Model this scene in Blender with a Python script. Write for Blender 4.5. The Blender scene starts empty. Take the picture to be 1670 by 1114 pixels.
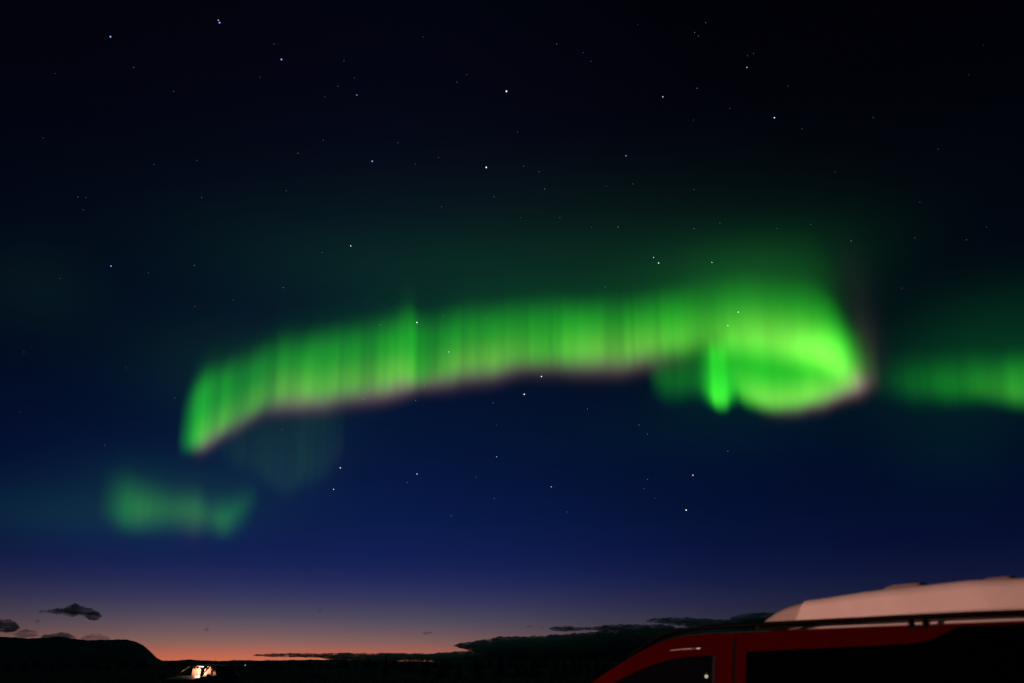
import bpy, math, random
import numpy as np
from mathutils import Vector, Matrix

random.seed(7); rng = np.random.default_rng(7)
S = bpy.context.scene
COL = S.collection

# ------------------------------------------------------------------ camera
F_PX = 1265.0; PITCH = math.radians(22.5); CAM_H = 1.68      # focal length in photo pixels (1670 wide)
cam_d = bpy.data.cameras.new('camera'); cam = bpy.data.objects.new('camera', cam_d); COL.objects.link(cam)
cam.location = (0, 0, CAM_H); cam.rotation_euler = (math.pi/2 + PITCH, 0, 0)
cam_d.sensor_width = 36; cam_d.lens = 36*F_PX/1670
cam_d.clip_start = 0.1; cam_d.clip_end = 4e6
cam_d.dof.use_dof = True; cam_d.dof.focus_distance = 5e4; cam_d.dof.aperture_fstop = 1.5
S.camera = cam
S.render.engine = 'CYCLES'
S.view_settings.view_transform = 'Standard'; S.view_settings.look = 'None'
S.view_settings.exposure = 0; S.view_settings.gamma = 1
S.cycles.transparent_max_bounces = 48
S.cycles.max_bounces = 6
S.cycles.volume_bounces = 0

def pdir(x, y):                      # direction of a photo pixel from the camera, world axes
    r = x-835.0; d = y-557.0
    return np.array([r, F_PX*math.cos(PITCH)+d*math.sin(PITCH), F_PX*math.sin(PITCH)-d*math.cos(PITCH)])
def azel(x, y):
    v = pdir(x, y); return math.atan2(v[0], v[1]), math.atan2(v[2], math.hypot(v[0], v[1]))
def lin(c):
    return tuple(((v/255)/12.92 if v <= 10 else (((v/255)+.055)/1.055)**2.4) for v in c)

# ------------------------------------------------------------------ world: twilight sky and diffuse glow
W = bpy.data.worlds.new('World'); S.world = W; W.use_nodes = True
nt = W.node_tree; nt.nodes.clear()
def N(tp, **k):
    n = nt.nodes.new(tp)
    for a, b in k.items(): setattr(n, a, b)
    return n
def put(sock, v):
    if isinstance(v, (int, float)): sock.default_value = v
    elif isinstance(v, tuple): sock.default_value = v
    else: nt.links.new(v, sock)
def M(op, a, b=0.0, c=None):
    n = N('ShaderNodeMath', operation=op); put(n.inputs[0], a); put(n.inputs[1], b)
    if c is not None: put(n.inputs[2], c)
    return n.outputs[0]
def VS(vec, s):
    n = N('ShaderNodeVectorMath', operation='SCALE'); put(n.inputs[0], vec); put(n.inputs['Scale'], s); return n.outputs[0]
def VA(a, b):
    n = N('ShaderNodeVectorMath', operation='ADD'); put(n.inputs[0], a); put(n.inputs[1], b); return n.outputs[0]
tc = N('ShaderNodeTexCoord')
sep = N('ShaderNodeSeparateXYZ'); nt.links.new(tc.outputs['Generated'], sep.inputs[0])
az = M('ARCTAN2', sep.outputs[0], sep.outputs[1])
hor = M('SQRT', M('ADD', M('MULTIPLY', sep.outputs[0], sep.outputs[0]), M('MULTIPLY', sep.outputs[1], sep.outputs[1])))
el = M('ARCTAN2', sep.outputs[2], hor)
def ramp(stops, fac, span=0.95):     # stops: (elevation rad, linear colour)
    r = N('ShaderNodeValToRGB'); e = r.color_ramp.elements
    r.color_ramp.interpolation = 'CARDINAL' if False else 'LINEAR'
    while len(e) > 1: e.remove(e[0])
    first = True
    for t, c in stops:
        p = max(0, min(1, t/span))
        if first: q = e[0]; q.position = p; first = False
        else: q = e.new(p)
        q.color = (*c, 1)
    put(r.inputs[0], M('DIVIDE', fac, span)); return r.outputs[0]
def ely(y): return azel(700, y)[1]
# blue part of the twilight by elevation, and the warm band close to the horizon
blue = ramp([(0, lin((60, 50, 62))), (ely(1050), lin((64, 60, 76))), (ely(1010), lin((50, 56, 84))), (ely(980), lin((42, 48, 90))),
             (ely(945), lin((28, 38, 88))), (ely(900), lin((17, 30, 82))), (ely(850), lin((10, 27, 73))), (ely(780), lin((6, 22, 63))),
             (ely(700), lin((4, 20, 52))), (ely(600), lin((4, 16, 40))), (ely(450), lin((4, 10, 32))), (ely(300), lin((4, 7, 24))),
             (ely(150), lin((4, 5, 18))), (ely(0), lin((2, 4, 14))), (0.95, lin((2, 4, 12)))], el)
warm = ramp([(0, lin((205, 98, 42))), (ely(1072), lin((188, 92, 46))), (ely(1060), lin((160, 84, 52))), (ely(1048), lin((126, 80, 54))), (ely(1030), lin((96, 68, 53))),
             (ely(1008), lin((66, 51, 45))), (ely(985), lin((42, 31, 30))), (ely(960), lin((22, 16, 18))), (ely(925), (0, 0, 0)), (0.95, (0, 0, 0))], el)
# both fade away from the direction of the sun under the horizon
def gauss1(v, c, s):
    q = M('DIVIDE', M('SUBTRACT', v, c), s); return M('EXPONENT', M('MULTIPLY', M('MULTIPLY', q, q), -0.5))
sunaz = azel(430, 1070)[0]
wf = gauss1(az, sunaz, math.radians(16)); wf = M('ADD', M('MULTIPLY', wf, 0.98), 0.02)
bf = gauss1(az, azel(580, 1000)[0], math.radians(17)); bf = M('ADD', M('MULTIPLY', bf, 0.70), 0.32)
total = VA(VS(warm, wf), VS(blue, bf))
def glow(x, y, sx, sy, c, k=1.0):
    global total
    a, e = azel(x, y); pxr = 1/F_PX*math.cos(math.atan(math.hypot(x-835, y-557)/F_PX))**2
    g = M('MULTIPLY', gauss1(az, a, sx*pxr/math.cos(e)), gauss1(el, e, sy*pxr))
    v = N('ShaderNodeCombineXYZ')
    for i in range(3): v.inputs[i].default_value = c[i]*k
    total = VA(total, VS(v.outputs[0], g))
glow(840, 460, 280, 55, (.001, .018, .003))
glow(900, 380, 300, 80, (.0012, .0055, .0012))
glow(1180, 440, 120, 42, (.002, .022, .004))
glow(1250, 480, 80, 45, (.003, .03, .004))
glow(1412, 560, 17, 42, (.014, .0065, .009))
glow(1395, 470, 22, 50, (.004, .002, .003))
glow(1170, 620, 60, 40, (.0, .01, .002))
glow(1200, 690, 200, 50, (.0, .004, .002))
glow(270, 810, 120, 50, (.002, .014, .003))
glow(80, 840, 130, 36, (.001, .010, .003))
glow(470, 730, 75, 70, (.002, .006, .002))
glow(1620, 560, 130, 70, (.0008, .024, .004))
glow(1560, 720, 90, 60, (.0, .005, .002))
glow(60, 470, 80, 60, (.001, .005, .002))
glow(380, 600, 110, 60, (.0015, .010, .002))
# faint unevenness of the night sky
noi = N('ShaderNodeTexNoise'); noi.inputs['Scale'].default_value = 2.3; noi.inputs['Detail'].default_value = 3
nt.links.new(tc.outputs['Generated'], noi.inputs['Vector'])
total = VS(total, M('ADD', M('MULTIPLY', noi.outputs['Fac'], 0.36), 0.82))
# nothing but dark below the horizon
low = M('GREATER_THAN', sep.outputs[2], -0.02)
total = VS(total, low)
bg = N('ShaderNodeBackground'); nt.links.new(total, bg.inputs[0]); bg.inputs[1].default_value = 1
ow = N('ShaderNodeOutputWorld'); nt.links.new(bg.outputs[0], ow.inputs[0])

# ------------------------------------------------------------------ helpers
def tag(o, label=None, cat=None, group=None, kind=None):
    for k, v in (('label', label), ('category', cat), ('group', group), ('kind', kind)):
        if v: o[k] = v
    return o
def empty(name, loc=(0, 0, 0), rz=0.0):
    o = bpy.data.objects.new(name, None); COL.objects.link(o); o.location = loc; o.rotation_euler = (0, 0, rz)
    o.empty_display_size = .2; return o
def mesh_obj(name, V, Fc, m, parent=None, smooth=True):
    me = bpy.data.meshes.new(name); me.from_pydata([tuple(map(float, v)) for v in V], [], Fc); me.update()
    if smooth: me.polygons.foreach_set('use_smooth', [True]*len(me.polygons))
    if m: me.materials.append(m)
    o = bpy.data.objects.new(name, me); COL.objects.link(o)
    if parent: o.parent = parent
    return o
class MB:
    def __init__(s): s.V = []; s.F = []
    def add(s, V, Fc):
        b = len(s.V); s.V += [tuple(v) for v in V]; s.F += [tuple(b+i for i in f) for f in Fc]; return s
    def box(s, c, d, bev=0.0, rz=0.0):
        x, y, z = [q/2 for q in d]; b = min(bev, x*.9, y*.9, z*.9)
        if b <= 0:
            P = [(sx*x, sy*y, sz*z) for sz in (-1, 1) for sx, sy in ((-1, -1), (1, -1), (1, 1), (-1, 1))]
            Fc = [(3, 2, 1, 0), (4, 5, 6, 7), (0, 1, 5, 4), (1, 2, 6, 5), (2, 3, 7, 6), (3, 0, 4, 7)]
        else:
            rings = []
            for zz, ins in ((-z, b), (-z+b, 0), (z-b, 0), (z, b)):
                xx, yy = x-ins, y-ins
                rings.append([(xx-b*.0, yy-b, zz), (xx-b, yy, zz), (-xx+b, yy, zz), (-xx, yy-b, zz), (-xx, -yy+b, zz), (-xx+b, -yy, zz), (xx-b, -yy, zz), (xx, -yy+b, zz)])
            P = [p for r in rings for p in r]; Fc = []
            for k in range(3):
                for i in range(8): j = (i+1) % 8; Fc.append((k*8+i, k*8+j, (k+1)*8+j, (k+1)*8+i))
            Fc += [tuple(range(7, -1, -1)), tuple(range(24, 32))]
        ca, sa = math.cos(rz), math.sin(rz)
        return s.add([(c[0]+p[0]*ca-p[1]*sa, c[1]+p[0]*sa+p[1]*ca, c[2]+p[2]) for p in P], Fc)
    def tube(s, pts, r, n=10, cap=True):
        pts = [Vector(p) for p in pts]; R = r if isinstance(r, (list, tuple)) else [r]*len(pts); V = []; Fc = []
        for i, p in enumerate(pts):
            t = (pts[min(i+1, len(pts)-1)]-pts[max(i-1, 0)]).normalized()
            a = t.cross(Vector((0, 0, 1)));
            if a.length < 1e-3: a = Vector((1, 0, 0))
            a.normalize(); b = t.cross(a)
            for k in range(n):
                th = 2*math.pi*k/n; V.append(p+(a*math.cos(th)+b*math.sin(th))*R[i])
        for i in range(len(pts)-1):
            for k in range(n): j = (k+1) % n; Fc.append((i*n+k, i*n+j, (i+1)*n+j, (i+1)*n+k))
        if cap: Fc += [tuple(range(n-1, -1, -1)), tuple(range((len(pts)-1)*n, len(pts)*n))]
        return s.add(V, Fc)
    def lathe(s, prof, c, axis='y', n=28):       # prof: (radius, offset along axis)
        V = []; Fc = []
        for r, o in prof:
            for k in range(n):
                th = 2*math.pi*k/n; u, v = r*math.cos(th), r*math.sin(th)
                V.append((c[0]+u, c[1]+o, c[2]+v) if axis == 'y' else (c[0]+u, c[1]+v, c[2]+o))
        for i in range(len(prof)-1):
            for k in range(n): j = (k+1) % n; Fc.append((i*n+k, i*n+j, (i+1)*n+j, (i+1)*n+k))
        return s.add(V, Fc)
    def grid(s, P):                               # P[i][j] points
        a, b = len(P), len(P[0]); Fc = [(i*b+j, i*b+j+1, (i+1)*b+j+1, (i+1)*b+j) for i in range(a-1) for j in range(b-1)]
        return s.add([p for r in P for p in r], Fc)
    def build(s, name, m, parent=None, smooth=False):
        return mesh_obj(name, s.V, s.F, m, parent, smooth)
def interp(x, pts):
    return float(np.interp(x, [p[0] for p in pts], [p[1] for p in pts]))
def spl(x, pts):                                  # monotone-ish smooth interpolation (pchip slopes)
    xs = np.array([p[0] for p in pts], float); ys = np.array([p[1:] for p in pts], float)
    h = np.diff(xs); d = np.diff(ys, axis=0)/h[:, None]; m = np.zeros_like(ys)
    for i in range(1, len(xs)-1):
        a, b = d[i-1], d[i]; ok = (a*b) > 0
        m[i] = np.where(ok, 2*a*b/np.where(ok, a+b, 1), 0)
    m[0] = d[0]; m[-1] = d[-1]
    i = int(np.clip(np.searchsorted(xs, x)-1, 0, len(h)-1)); t = float(np.clip((x-xs[i])/h[i], 0, 1)); H = h[i]
    return (2*t**3-3*t*t+1)*ys[i]+(t**3-2*t*t+t)*H*m[i]+(-2*t**3+3*t*t)*ys[i+1]+(t**3-t*t)*H*m[i+1]

def mat(name, col, rough=.6, metal=0.0, spec=.5, coat=0.0, var=0.0, scale=5.0, bump=0.0, bscale=60.0):
    m = bpy.data.materials.new(name); m.use_nodes = True; t = m.node_tree; b = t.nodes['Principled BSDF']
    b.inputs['Roughness'].default_value = rough; b.inputs['Metallic'].default_value = metal
    b.inputs['Specular IOR Level'].default_value = spec; b.inputs['Coat Weight'].default_value = coat; b.inputs['Coat Roughness'].default_value = .025
    b.inputs['Base Color'].default_value = (*col, 1)
    tcn = t.nodes.new('ShaderNodeTexCoord')
    if var > 0:
        n = t.nodes.new('ShaderNodeTexNoise'); n.inputs['Scale'].default_value = scale; n.inputs['Detail'].default_value = 6
        t.links.new(tcn.outputs['Object'], n.inputs['Vector'])
        r = t.nodes.new('ShaderNodeValToRGB'); r.color_ramp.elements[0].position = .3; r.color_ramp.elements[1].position = .72
        r.color_ramp.elements[0].color = (*[c*(1-var) for c in col], 1); r.color_ramp.elements[1].color = (*[min(1, c*(1+var)) for c in col], 1)
        t.links.new(n.outputs['Fac'], r.inputs[0]); t.links.new(r.outputs[0], b.inputs['Base Color'])
    if bump > 0:
        n = t.nodes.new('ShaderNodeTexNoise'); n.inputs['Scale'].default_value = bscale; n.inputs['Detail'].default_value = 4
        t.links.new(tcn.outputs['Object'], n.inputs['Vector'])
        bp = t.nodes.new('ShaderNodeBump'); bp.inputs['Strength'].default_value = bump; bp.inputs['Distance'].default_value = .01
        t.links.new(n.outputs['Fac'], bp.inputs['Height']); t.links.new(bp.outputs[0], b.inputs['Normal'])
    return m
def emis(name, col, k):
    m = bpy.data.materials.new(name); m.use_nodes = True; t = m.node_tree; t.nodes.clear()
    e = t.nodes.new('ShaderNodeEmission'); e.inputs[0].default_value = (*col, 1); e.inputs[1].default_value = k
    o = t.nodes.new('ShaderNodeOutputMaterial'); t.links.new(e.outputs[0], o.inputs[0]); return m

M_RED = mat('red_paint', (.052, .0008, .0008), .3, spec=0, coat=.4, var=.12, scale=3)
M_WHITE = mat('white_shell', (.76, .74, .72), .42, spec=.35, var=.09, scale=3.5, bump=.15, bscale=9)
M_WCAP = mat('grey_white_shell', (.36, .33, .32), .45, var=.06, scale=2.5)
M_BLACK = mat('black_plastic', (.002, .002, .002), .6, spec=.08)
M_RAIL = mat('black_rail', (.0012, .0012, .0012), .6, spec=.05)
M_RUB = mat('rubber', (.003, .003, .003), .8, spec=.1)
M_TYRE = mat('tyre', (.018, .018, .018), .9, bump=.3)
M_RIM = mat('rim', (.45, .45, .46), .3, metal=.9)
M_DGLASS = mat('tinted_glass', (.003, .0032, .003), .012, spec=.5)
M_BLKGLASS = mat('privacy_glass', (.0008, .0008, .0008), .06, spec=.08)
M_GREYRUB = mat('grey_seal', (.012, .013, .013), .7, spec=.1)
M_LENS = mat('lamp_lens', (.6, .6, .6), .1)
M_TAIL = mat('tail_lens', (.25, .005, .005), .2)
M_PLATE = mat('plate', (.6, .6, .58), .5)
M_CAR = mat('dark_car_paint', (.008, .008, .009), .4, spec=.3, coat=.1)
M_SEAT = mat('seat_fabric', (.55, .36, .26), .8, var=.3, scale=9)
M_DASH = mat('dash', (.05, .04, .035), .7)

# ------------------------------------------------------------------ ground
def ground_mat():
    m = mat('dark_grass', (.03, .034, .016), .95, spec=.1, var=.55, scale=.25)
    return m
xs = np.concatenate([-np.geomspace(4e4, 6, 46), np.linspace(-4, 4, 9), np.geomspace(6, 4e4, 46)])
def gz(x, y):
    r = math.hypot(x, y)
    if r < 12: return 0
    k = min(1, (r-12)/60)
    return k*(.10*math.sin(x*.11+y*.05)+.08*math.sin(y*.09-x*.03+1.3))*min(1, 300/r)
g = MB().grid([[(x, y, gz(x, y)) for x in xs] for y in xs])
ground = g.build('ground', ground_mat(), None, True); tag(ground, kind='structure')

# tufts of grass and gravel at the far edge of the lit ground, as stuff
gr = MB()
for k in range(2600):
    a = random.uniform(-.62, .62); d = random.uniform(24, 140); x, y = d*math.sin(a), d*math.cos(a); z = gz(x, y)
    for b in range(4):
        th = random.uniform(0, 6.28); h = random.uniform(.1, .32); w = .012+d*.0002; lx, ly = random.uniform(-.1, .1), random.uniform(-.1, .1)
        ox, oy = random.uniform(-.15, .15), random.uniform(-.15, .15)
        gr.add([(x+ox-w*math.cos(th), y+oy-w*math.sin(th), z-.02), (x+ox+w*math.cos(th), y+oy+w*math.sin(th), z-.02), (x+ox+lx, y+oy+ly, z+h)], [(0, 1, 2)])
tag(gr.build('grass', mat('grass_blade', (.03, .045, .015), .9, spec=.1)), 'short dark grass covering the field around the cars', 'grass', kind='stuff')

# ------------------------------------------------------------------ mountain and far hills (height fields standing at their own distance)
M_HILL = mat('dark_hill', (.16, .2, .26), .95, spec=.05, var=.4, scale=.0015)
def ridge(name, prof, D, depth, n=2.0, rough=0.0, kind='structure'):
    x0, x1 = prof[0][0], prof[-1][0]; P = []
    cols = int((x1-x0)/n)+1
    for i in range(cols):
        x = x0+(x1-x0)*i/(cols-1); y = float(spl(x, prof)[0]); a, e = azel(x, y)
        Hh = math.tan(e)*D+CAM_H; row = []
        for j in range(13):
            t = -1+2*j/12; d = D+t*depth; hh = max(-2, Hh*(1-abs(t)**1.7))
            nz = rough*(math.sin(i*.9+j*1.7)+math.sin(i*.37+j*.8+2)+.6*math.sin(i*2.3+j*3.1))*(1-abs(t))
            row.append((d*math.sin(a), d*math.cos(a), (hh+nz) if j not in (0, 12) else -3))
        P.append(row)
    o = MB().grid(P).build(name, M_HILL, None, True); tag(o, kind=kind); return o
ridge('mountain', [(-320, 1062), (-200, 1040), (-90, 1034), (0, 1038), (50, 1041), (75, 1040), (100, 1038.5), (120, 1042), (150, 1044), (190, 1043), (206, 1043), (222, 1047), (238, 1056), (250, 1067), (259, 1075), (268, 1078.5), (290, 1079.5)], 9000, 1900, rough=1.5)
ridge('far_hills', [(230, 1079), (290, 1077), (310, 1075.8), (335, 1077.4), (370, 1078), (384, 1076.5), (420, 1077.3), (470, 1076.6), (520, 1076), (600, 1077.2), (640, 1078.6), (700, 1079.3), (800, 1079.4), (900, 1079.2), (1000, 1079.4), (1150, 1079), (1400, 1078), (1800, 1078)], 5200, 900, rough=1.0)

# ------------------------------------------------------------------ clouds: closed bodies of vapour that thin out at their rims
def cloud_mat(name, dens):
    m = bpy.data.materials.new(name); m.use_nodes = True; t = m.node_tree; t.nodes.clear()
    v = t.nodes.new('ShaderNodeVolumePrincipled'); v.inputs['Color'].default_value = (.62, .74, 1.0, 1)
    v.inputs['Density'].default_value = dens; v.inputs['Anisotropy'].default_value = .3
    tcn = t.nodes.new('ShaderNodeTexCoord'); mp = t.nodes.new('ShaderNodeMapping'); mp.inputs['Scale'].default_value = (.0065, .0022, .020)
    n = t.nodes.new('ShaderNodeTexNoise'); n.inputs['Scale'].default_value = 1; n.inputs['Detail'].default_value = 4; n.inputs['Roughness'].default_value = .62
    t.links.new(tcn.outputs['Object'], mp.inputs['Vector']); t.links.new(mp.outputs[0], n.inputs['Vector'])
    r = t.nodes.new('ShaderNodeMapRange'); r.inputs['From Min'].default_value = .40; r.inputs['From Max'].default_value = .62; r.inputs['To Min'].default_value = 0; r.inputs['To Max'].default_value = dens
    t.links.new(n.outputs['Fac'], r.inputs['Value']); t.links.new(r.outputs[0], v.inputs['Density'])
    o = t.nodes.new('ShaderNodeOutputMaterial'); t.links.new(v.outputs[0], o.inputs['Volume']); return m
M_CL = cloud_mat('cloud_vapour', .0042); M_CLT = cloud_mat('thin_cloud_vapour', .0016)
def cloud(prof, D, dep, label, m=None, step=1.0, lump=1.0, group=None):
    x0, x1 = prof[0][0], prof[-1][0]; cols = max(8, int((x1-x0)/step)); R = 20; V = []; Fc = []
    ph = random.uniform(0, 50)
    for i in range(cols+1):
        x = x0+(x1-x0)*i/cols; yt, yb = spl(x, prof)
        b = lump*(math.sin(x*.21+ph)+.7*math.sin(x*.47+2*ph)+.5*math.sin(x*.93+ph*3))*.45
        end = min(1, min(i, cols-i)/5)**.7; yt -= b*end*.8; yb += b*.3*end
        mid = (yt+yb)/2; hp = max(.12, (yb-yt)/2)*max(.05, end)
        a, e = azel(x, mid); zc = D*math.tan(e)+CAM_H; kz = D/(F_PX*math.cos(math.atan((x-835)/F_PX)))*1.0
        hz = hp*kz*1.25; dd = dep*(hp/6)**.5 if hp < 6 else dep*(1+.03*(hp-6))
        for k in range(R):
            th = 2*math.pi*k/R; w = 1+.16*lump*math.sin(3*th+x*.15+ph)*math.sin(x*.31+k)
            d = D+dd*math.cos(th)*w; V.append((d*math.sin(a), d*math.cos(a), zc+hz*math.sin(th)*(.9+.1*w)))
    for i in range(cols):
        for k in range(R): j = (k+1) % R; Fc.append((i*R+j, (i+1)*R+j, (i+1)*R+k, i*R+k))
    Fc += [tuple(range(R-1, -1, -1)), tuple(range(cols*R, (cols+1)*R))]
    o = mesh_obj('cloud', V, Fc, m or M_CL); tag(o, label, 'cloud', group); return o
G_CL = 'dark clouds low over the horizon'
cloud([(736, 1052.6, 1053.4), (750, 1050.8, 1055.6), (764, 1049.2, 1058.6), (780, 1048.2, 1063), (798, 1047, 1069), (815, 1045.4, 1077), (860, 1045.5, 1079), (900, 1043.5, 1079), (950, 1041, 1079), (1000, 1037.5, 1079), (1060, 1036, 1079), (1110, 1035.5, 1079), (1200, 1035, 1079), (1400, 1040, 1079), (1560, 1066, 1079)], 21000, 1900, 'broad dark cloud bank on the horizon running behind the red van', group=G_CL)
cloud([(411, 1068, 1069.2), (440, 1067, 1070.3), (480, 1066.4, 1070.8), (520, 1067, 1071.8), (560, 1067, 1077), (600, 1068, 1078), (636, 1067.2, 1078), (655, 1067, 1074.6), (700, 1067.5, 1075), (722, 1066.5, 1078), (780, 1064, 1079), (850, 1063, 1079)], 24000, 1500, 'long thin dark strip of cloud just above the orange horizon', group=G_CL, lump=.7)
cloud([(590, 1072, 1074), (640, 1070, 1079.5), (720, 1069, 1080), (820, 1069, 1080), (900, 1072, 1079)], 26000, 700, 'thin dim veil of cloud in the gap under the long dark strip', M_CL, group=G_CL)
cloud([(894, 1025, 1026), (914, 1022.6, 1028.2), (935, 1023.5, 1028.5), (958, 1024, 1026.5), (985, 1021.5, 1028.5), (1020, 1020.3, 1029), (1060, 1021, 1029), (1090, 1020.5, 1028.5), (1104, 1024, 1026)], 19000, 1100, 'slim dark cloud streak with a knot at its left end above the cloud bank', group=G_CL)
cloud([(1052, 1012.5, 1013.5), (1075, 1009.8, 1015), (1110, 1010, 1018.5), (1150, 1012, 1021.5), (1190, 1014, 1025), (1230, 1012, 1026), (1290, 1014, 1025), (1340, 1020, 1022)], 18000, 1100, 'smooth dark cloud tapering left from behind the white camper roof', group=G_CL)
cloud([(1188, 1010, 1011), (1205, 1005, 1013), (1235, 1003, 1015), (1270, 1003, 1016), (1310, 1010, 1012)], 17500, 900, 'small rounded cloud touching the front of the white roof', group=G_CL, m=M_CL)
cloud([(62, 996.6, 997.6), (84, 995.6, 998.6), (102, 994.6, 999.6), (112, 991.4, 1000.4), (122, 990.6, 1000.6), (130, 992.2, 999.6), (138, 993.6, 1002), (148, 997.5, 1006.5), (157, 1001, 1008), (163, 1003, 1007), (168, 1004, 1005)], 14000, 900, 'ragged dark cloud floating alone above the mountain at left', group=G_CL, lump=1.3)
cloud([(-60, 1019, 1025), (-20, 1016, 1027), (6, 1015.5, 1026.5), (20, 1018, 1027), (33, 1022.6, 1025.5)], 14000, 900, 'dark cloud cut by the left edge of the photo above the mountain', group=G_CL)
cloud([(20, 1033.5, 1035), (34, 1031.5, 1038.5), (46, 1029.8, 1037), (58, 1031, 1036.5), (64, 1034, 1035.5)], 13500, 800, 'thin reddish wisp resting on the mountain shoulder at far left', M_CLT, group=G_CL)
cloud([(66, 1037.5, 1040), (84, 1036, 1042), (104, 1034.8, 1042), (118, 1037.5, 1042), (126, 1040, 1041)], 12000, 700, 'low cap of cloud on the mountain crest below the ragged cloud', group=G_CL)
cloud([(126, 1041, 1042), (142, 1038, 1043), (160, 1035.2, 1042), (170, 1038.5, 1043), (182, 1042, 1043.5)], 12000, 600, 'small wispy cloud on the crest where the mountain starts to fall away', M_CLT, group=G_CL)
cloud([(55, 1013, 1013.6), (61, 1011, 1015), (68, 1012.6, 1013.6)], 15000, 500, 'tiny faint cloud scrap under the ragged cloud at left', M_CLT, step=1, lump=.3, group=G_CL)
cloud([(331, 1027, 1027.6), (337, 1025, 1029), (343, 1027, 1027.6)], 16000, 420, 'tiny faint cloud scrap above the parked car with bright windows', M_CLT, step=1, lump=.3, group=G_CL)
cloud([(516, 996, 996.6), (523, 994, 998.4), (530, 996, 996.6)], 16000, 380, 'tiny faint high cloud scrap over the middle of the thin strip', M_CLT, step=1, lump=.3, group=G_CL)
cloud([(685, 1032, 1032.6), (695, 1030.9, 1034), (701, 1030.4, 1033), (707, 1031, 1031.6)], 16000, 500, 'short dark cloud dash left of the big cloud bank', M_CL, step=1, lump=.3, group=G_CL)
cloud([(855, 1022, 1022.6), (861, 1020.6, 1024), (868, 1021.4, 1023.4), (882, 1021, 1025), (890, 1023, 1023.6)], 17000, 300, 'pair of faint cloud specks left of the slim streak', M_CLT, step=1, lump=.3, group=G_CL)

# ------------------------------------------------------------------ aurora: luminous curtains hanging along tilted field lines at 100 km
def aurora_mat():
    m = bpy.data.materials.new('aurora_light'); m.use_nodes = True; t = m.node_tree; t.nodes.clear()
    a = t.nodes.new('ShaderNodeVertexColor'); a.layer_name = 'glow'
    e = t.nodes.new('ShaderNodeEmission'); t.links.new(a.outputs[0], e.inputs[0]); e.inputs[1].default_value = 1.0
    tr = t.nodes.new('ShaderNodeBsdfTransparent'); ad = t.nodes.new('ShaderNodeAddShader')
    t.links.new(e.outputs[0], ad.inputs[0]); t.links.new(tr.outputs[0], ad.inputs[1])
    o = t.nodes.new('ShaderNodeOutputMaterial'); t.links.new(ad.outputs[0], o.inputs[0])
    m.cycles.emission_sampling = 'NONE'; return m
M_AUR = aurora_mat()
MAG = np.array([0, -math.sin(math.radians(12)), math.cos(math.radians(12))])
CF = np.array([0, math.cos(PITCH), math.sin(PITCH)]); CU = np.array([0, -math.sin(PITCH), math.cos(PITCH)])
def smooth(t): t = np.clip(t, 0, 1); return t*t*(3-2*t)
def noise1(s, f, seed):
    r = np.random.default_rng(seed); n = int(s.max()*f)+4; v = r.random(n+2); q = s*f; i = q.astype(int); t = q-i; t = t*t*(3-2*t)
    return v[i]*(1-t)+v[i+1]*t
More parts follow.
